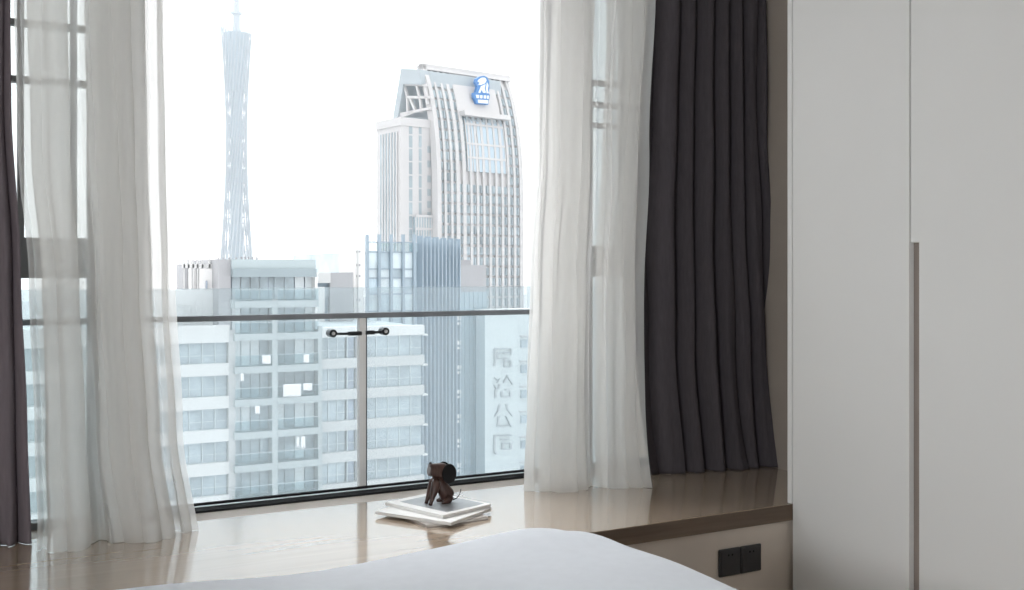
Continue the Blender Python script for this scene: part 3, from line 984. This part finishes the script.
# as in the photograph the characters are seen from behind (mirrored)
strokes('sign_character', [(494.5, 348.5, 511, 348.5), (494.5, 348.5, 494.5, 362), (494.5, 362, 493.5, 366), (497, 352.5, 510.5, 352.5), (497, 358, 508, 358), (496.5, 352.5, 496.5, 358), (510.5, 348.5, 510.5, 354.5),
                           (503.5, 358, 503.5, 366.5), (510.5, 360.5, 510.5, 366.5), (503.5, 360.8, 510.5, 360.8), (503.5, 366.5, 511, 366.5)])
strokes('sign_character', [(494, 377.5, 497, 380), (499, 378.5, 496.5, 382.5), (493.5, 385, 496, 389), (495, 389, 495, 398), (499, 384, 498, 389), (507, 375, 503, 382.5), (507, 377, 512, 384), (504.5, 389.5, 509, 389.5), (501, 396.5, 509.5, 396.5), (501, 391.5, 501, 396.5), (509.5, 391.5, 509.5, 396.5)])
strokes('sign_character', [(499, 404.5, 497.5, 411), (497.5, 411, 494, 416), (506, 404.5, 507, 409.5), (507, 409.5, 511.5, 415.5), (498, 416, 497.5, 424), (496, 425.8, 511, 425), (505.5, 416, 508, 421.5), (508, 421.5, 510.5, 426.5)])
strokes('sign_character', [(494, 435, 511, 435), (494, 435, 494, 452), (494, 452, 495.5, 454), (499.5, 439.2, 508, 439.2), (501.5, 443, 501.5, 449), (510, 443, 510, 449), (501.5, 443, 510, 443), (501.5, 449, 510, 449)])

# tall pale tower behind the right sheer
tb = thing('tall_tower', 'very tall pale tower at the far right of the view, cut by the sheer curtain', 'building', (0, 430, GZ))
a, b = at(527, 100, 448), at(640, 100, 430)
MB().box(a.x, 0, 0, b.x, 18, 360).build('wall', M['pale_tower'], tb)
for i in range(14):
    x = a.x + 1.2 + i * 3.4
    MB().box(x, -.2, 0, x + 1.5, 0, 359).build('window_strip', M['flat_glass'] if i % 3 else M['curtain_white'], tb)
MB().box(a.x - .2, 5, 0, a.x, 12, 359).build('side_glass', M['curtain_white'], tb)

# ------------------------------------------------------------------ hotel with the curved crown
AH = radians(10)
hU = Vector((cos(AH), sin(AH), 0))
hV = Vector((-sin(AH), cos(AH), 0))
H0 = ray(437, 272) * (340 / 1.0)
H0 = Vector((H0.x, H0.y, 0))
ht = thing('hotel_tower', 'tall white hotel with curved ribbed front and blue lion crest at the top', 'building', (H0.x, H0.y, GZ), AH)
def hloc(p):
    d = Vector((p.x, p.y, 0)) - H0
    return Vector((d.dot(hU), d.dot(hV), p.z - GZ))
prof = []                                           # end profile (depth, height) read along the left edge of the curved front
for (u, v) in ((437, 330), (437, 240), (436.8, 200), (436.4, 170), (435.2, 145), (433.0, 120), (429.4, 97), (425.6, 80), (421.5, 66.5)):
    p = hloc(hit(u, v, H0, hU))
    prof.append((p.y, p.z))
prof[0] = (prof[1][0], 0.0)
def pv(z):
    for (a, b) in zip(prof, prof[1:]):
        if z <= b[1]:
            g = (z - a[1]) / (b[1] - a[1])
            return a[0] + (b[0] - a[0]) * g
    return prof[-1][0]
zTop = prof[-1][1]
UW = hloc(hit(525.5, 200, H0, hV)).x
def uu(u, v=180):                                   # picture column -> distance along the front
    z = EYE + 0
    r = ray(u, v)
    p = hit(u, v, H0, hV)
    q = hloc(p)
    return q.x
fine = []
for i in range(61):
    z = 60 + (zTop - 60) * i / 60
    fine.append((pv(z), z))
fine[0] = (fine[0][0], 0.0)
def strip(u0, u1, za, zb, off, th, name, m, parent=ht):
    """curved plate following the front between two heights"""
    pts = [(y + off, z) for (y, z) in fine if za < z < zb]
    pts = [(pv(za) + off, za)] + pts + [(pv(zb) + off, zb)]
    ring = [(u0, y, z) for (y, z) in pts] + [(u0, y + th, z) for (y, z) in reversed(pts)]
    mb = MB()
    # build as quads so the concave outline is safe
    n = len(pts)
    k = 0
    for side in (u0, u1):
        for (y, z) in pts:
            mb.v.append((side, y, z))
        for (y, z) in pts:
            mb.v.append((side, y + th, z))
    A, B, D, E = 0, n, 2 * n, 3 * n
    for i in range(n - 1):
        mb.f.append((A + i, A + i + 1, D + i + 1, D + i))
        mb.f.append((B + i, E + i, E + i + 1, B + i + 1))
        mb.f.append((A + i, B + i, B + i + 1, A + i + 1))
        mb.f.append((D + i, D + i + 1, E + i + 1, E + i))
    for i in (0, n - 1):
        mb.f.append((A + i, D + i, E + i, B + i))
    return mb.build(name, m, parent)
strip(0.0, UW, 0, zTop, 1.0, 1.0, 'front_wall', M['hotel_stone'])
def zh(v):                                          # picture row -> height on the front
    return hloc(hit(470, v, H0, hV)).z
ub = [uu(439.2) + i * (uu(523.5) - uu(439.2)) / 13.4 for i in range(19)]
strip(-.2, uu(440.5), 0, zTop + .6, -.8, 3.2, 'edge_band', M['hotel_stone'])
for i, x in enumerate(ub):
    if x > UW:
        break
    strip(x - .42 if i not in (3, 4) else x - .8, x + .42, 0, zTop, -.1, 1.05, 'rib', M['hotel_stone'])
# windows between the ribs: a pair of panes each, floor by floor
FL = 3.45
rows = []
z = zh(318)
while z < zTop - 3:
    rows.append(z)
    z += FL
uc0, uc1 = uu(469), uu(507)
zcan, zrec = zh(113), zh(171)
cnt = []
for i in range(len(ub) - 1):
    if ub[i + 1] > UW:
        break
    xa, xb = ub[i] + .52, ub[i + 1] - .52
    xm_ = (xa + xb) / 2
    for z in rows:
        if uc0 < xm_ < uc1 and z > zrec - 2:
            continue
        if zh(190) < z < zrec and uc0 - 3 < xm_ < uc1 + 2:
            continue
        if z + FL > zTop - 2 * (1 + (i % 2)):
            continue
        cnt.append((xa, xb, z))
rest = MB()
def pane_pair(mb, xa, xb, z):
    h = 2.6
    mid_ = (xa + xb) / 2
    for (p, q) in ((xa, mid_ - .12), (mid_ + .12, xb)):
        y0, y1 = pv(z + .3), pv(z + .3 + h)
        mb.prism([(p, y0 + .35, z + .3), (q, y0 + .35, z + .3), (q, y1 + .35, z + .3 + h), (p, y1 + .35, z + .3 + h)], (0, .5, 0))
cnt.sort(key=lambda c: -(c[2] + (c[0] < UW * .75) * 1000))
for q, c in enumerate(cnt):
    if q < 98:
        m_ = MB()
        pane_pair(m_, *c)
        m_.build('window', M['hotel_glass'], ht)
    else:
        pane_pair(rest, *c)
o = rest.build('window', M['hotel_glass'], ht)
o['kind'] = 'stuff'
# recessed glass bay under the canopy
strip(uc0, uc1, zrec, zcan - 1.5, .1, .8, 'bay_glass', M['far_glass'])
for i in range(8):
    x = uc0 + (uc1 - uc0) * i / 7
    strip(x - .12, x + .12, zrec, zcan - 2, -.15, .4, 'bay_mullion', M['hotel_stone'])
for z in (zh(123), zh(143), zh(157)):
    strip(uc0, uc1, z - .35, z + .35, -.2, .5, 'bay_band', M['hotel_stone'])
for i in range(7):
    x = uc0 + .6 + (uc1 - uc0) * i / 7
    strip(x, x + 1.3, zh(119.5), zh(115.5), -.25, .3, 'bay_louvre', M['hotel_grey'])
strip(uu(465), uu(511), zcan - .8, zcan + .8, -3.0, 3.2, 'canopy', M['hotel_stone'])
strip(uu(464.5), uu(506), zcan + .6, zTop + .3, -.15, 1.0, 'crest_panel', M['hotel_stone'])
strip(-.2, UW, zTop - 1.0, zTop + 1.0, -.8, 2.2, 'roof_edge', M['hotel_stone'])
# slits of shade at the rib tops
# blue crest: lion over a stepped base
cx0, cz0 = hloc(hit(481.5, 92, H0, hV)).x, zh(92)
yc = pv(zh(106)) - .6
px = zh(91) - zh(92)
def crest_poly(name, pts, m, d0, d1, parent):
    pp_ = []
    for (u, v) in pts:
        q = hloc(hit(u, v, H0 + hV * yc, hV))
        pp_.append((q.x, yc + d0, q.z))
    return MB().prism(pp_, (0, d1 - d0, 0)).build(name, m, parent)
sg = crest_poly('crest', [(475.0, 82.5), (475.6, 79), (478.5, 76.8), (483, 75.8), (486.6, 77.4), (488.6, 82), (488.8, 88), (488, 93.5), (489.2, 95), (488.6, 99.5), (487.8, 100), (487.6, 104.8), (476.2, 103.9), (474.6, 100), (473.0, 97.5), (472.8, 93), (475.4, 92.2), (476.6, 87)], M['crest_blue'], -.4, .9, ht)
for pts in ([(478.2, 79.3), (481, 77.8), (484, 78), (485.5, 80.5), (484, 83.5), (480, 85.2), (477, 85), (478.8, 83), (476.6, 81.6)],   # head and muzzle
            [(480, 86.4), (484.6, 84.4), (483.4, 88.4), (484.8, 93), (482.2, 93), (480.6, 89.6), (479.2, 93), (477.4, 93)],              # chest and forelegs
            [(486, 82.5), (487.4, 85.5), (486.6, 89.5), (487.6, 93.4), (485.6, 93.4), (485, 88)],                                        # haunch
            [(475, 95), (477.8, 95.2), (477.8, 98.4), (475.6, 98.2)], [(479, 95.4), (481.4, 95.5), (481.4, 98.6), (479, 98.5)],
            [(482.8, 95.6), (485, 95.7), (485, 98.8), (482.8, 98.7)], [(486, 95.8), (487.8, 95.9), (487.6, 99), (486, 98.9)],
            [(477, 99.8), (486.8, 100.4), (486.8, 103.8), (477.4, 103)]):
    crest_poly('crest_relief', pts, M['crest_white'], -.65, -.4, sg)
# side block left of the curved front
cL = hloc(hit(401, 118.5, H0 + hV * 4, hV))
dL = hloc(hit(377, 125, H0 + hV * 4 + hU * cL.x, hU))
zB = cL.z
V0 = 4.0
V1 = dL.y
MB().box(cL.x, V0, 0, 2.0, V1, zB).build('side_wing', M['hotel_stone'], ht)
MB().box(cL.x - .3, V0 - .3, zB - 2.2, 1.0, V1 + .3, zB + .5).build('wing_parapet', M['hotel_stone'], ht)
def wingwin(u0, u1, v0, v1, name='window', m='hotel_glass'):
    p = hloc(hit(u0, v0, H0 + hV * V0, hV))
    q = hloc(hit(u1, v1, H0 + hV * V0, hV))
    return MB().box(p.x, V0 - .12, q.z, q.x, V0 + .4, p.z).build(name, M[m], ht)
for (ua, ub_) in ((409, 412.2), (418.8, 421.4)):
    v = 122
    while v < 246:
        wingwin(ua, ub_, v, v + 12.2)
        v += 13.4
for v in (146, 160.5, 175.5, 189, 201, 212):
    wingwin(427.3, 430.8, v, v + 7, 'balcony_recess', 'hotel_grey')
p = hloc(hit(413, 217, H0 + hV * V0, hV))
q = hloc(hit(431, 260, H0 + hV * V0, hV))
bay = MB().box(p.x, V0 - 1.6, 0, q.x, V0, p.z).build('glass_bay', M['hotel_glass'], ht)
bb = MB()
for i in range(8):
    x = p.x + (q.x - p.x) * i / 7
    bb.box(x - .15, V0 - 1.8, 0, x + .15, V0 - 1.6, p.z)
for v in (217.5, 230, 243):
    zz = zh(v)
    bb.box(p.x, V0 - 1.8, zz - .4, q.x, V0 - 1.55, zz + .4)
bb.build('bay_frame', M['hotel_stone'], bay)
# glazed end of the wing, framed in stone
def endpt(u, v):
    return hloc(hit(u, v, H0 + hV * V0 + hU * cL.x, hU))
e0, e1 = endpt(397.5, 140), endpt(380.5, 140)
zz1 = endpt(390, 133).z
eg = MB().box(cL.x - .15, e0.y, 0, cL.x, e1.y, zz1).build('end_glass', M['hotel_glass'], ht)
em = MB()
for i in range(6):
    y = e0.y + (e1.y - e0.y) * i / 6
    em.box(cL.x - .45, y - .3, 0, cL.x - .15, y + .3, zz1)
em.build('end_mullion', M['hotel_stone'], eg)
# leaning grey back slab of the crown with white trusses inside
def gp(u, v, dv):
    return hloc(hit(u, v, H0 + hU * 1.0, hU))
def back(u, v):
    return hloc(hit(u, v, H0 + hU * -2.0, hU))
pts = [back(392.5, 121), back(401, 68.5), back(420.0, 69.6), back(421.2, 84.5), back(403.2, 84.0), back(398, 116)]
bs = MB().prism([(-2.0, q.y, q.z) for q in pts], (UW * .9, 0, 0)).build('crown_slab', M['hotel_grey'], ht)
tr = MB()
def tl(u0, v0, u1, v1, w=.8, x=-1.0):
    a_, b_ = back(u0, v0), back(u1, v1)
    tr.beam((x, a_.y, a_.z), (x, b_.y, b_.z), w)
for s_ in ((401.5, 84, 405, 96), (405, 96, 405.5, 112), (404, 97, 429, 97), (414, 84, 418, 100), (418, 100, 419, 112), (398, 114, 428, 108), (398, 117, 410, 112), (402, 84, 426, 85), (408, 99, 413, 110), (423, 86, 425, 104)):
    tl(*s_)
tr.build('crown_truss', M['hotel_stone'], bs)

# ------------------------------------------------------------------ far television tower
tc_ = ray(236.5, 272) * 1523
tv = thing('television_tower', 'slender waisted lattice television tower far away in the haze', 'tower', (tc_.x, tc_.y, GZ))
ZW, R0, KK = 190.0, 14.3, .00957
def rr(z):
    return sqrt(R0 * R0 + KK * (z - ZW) ** 2)
zb_, zt_ = GZ, 352.0
lat = MB()
NC = 24
g0, g1 = atan2((zb_ - ZW) * sqrt(KK), R0), atan2((zt_ - ZW) * sqrt(KK), R0)
for i in range(NC):
    th = 2 * pi * i / NC
    top = zt_ + 4.5 * cos(th + g1 - pi * .82)
    a = Vector((rr(zb_) * cos(th + g0), rr(zb_) * sin(th + g0), 0))
    b = Vector((rr(zt_) * cos(th + g1), rr(zt_) * sin(th + g1), zt_ - GZ))
    b = b + (b - a).normalized() * (top - zt_)
    lat.tube([a, b], [1.15, .8], 6)
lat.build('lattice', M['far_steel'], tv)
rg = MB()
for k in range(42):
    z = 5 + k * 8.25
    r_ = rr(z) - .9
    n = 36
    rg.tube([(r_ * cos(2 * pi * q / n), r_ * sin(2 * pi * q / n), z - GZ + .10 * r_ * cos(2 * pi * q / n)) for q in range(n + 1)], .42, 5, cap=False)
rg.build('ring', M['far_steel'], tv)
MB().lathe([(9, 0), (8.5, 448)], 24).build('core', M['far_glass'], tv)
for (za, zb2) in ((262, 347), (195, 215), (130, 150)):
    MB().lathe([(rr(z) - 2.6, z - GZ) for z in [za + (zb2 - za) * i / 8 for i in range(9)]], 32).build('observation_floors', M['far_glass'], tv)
MB().lathe([(5.2, 440), (5.0, 474), (8.0, 475), (8.0, 478), (4.0, 479), (3.4, 500), (1.6, 540), (.6, 600)], 20).build('antenna_mast', M['far_steel'], tv)

# ------------------------------------------------------------------ haze over the city
hz = bpy.data.materials.new('city_haze')
hz.use_nodes = True
t = hz.node_tree
t.nodes.clear()
o = t.nodes.new('ShaderNodeOutputMaterial')
vs = t.nodes.new('ShaderNodeVolumeScatter')
vs.inputs['Color'].default_value = (0.315, 0.325, 0.33, 1)
vs.inputs['Density'].default_value = 0.00055
vs.inputs['Anisotropy'].default_value = 0.0
t.links.new(vs.outputs[0], o.inputs['Volume'])
h = MB().box(-1200, 12, GZ + .5, 2200, 2200, 420).build('haze', hz)
tag(h, 'thin white haze lying over the city outside the window', 'haze', kind='stuff')
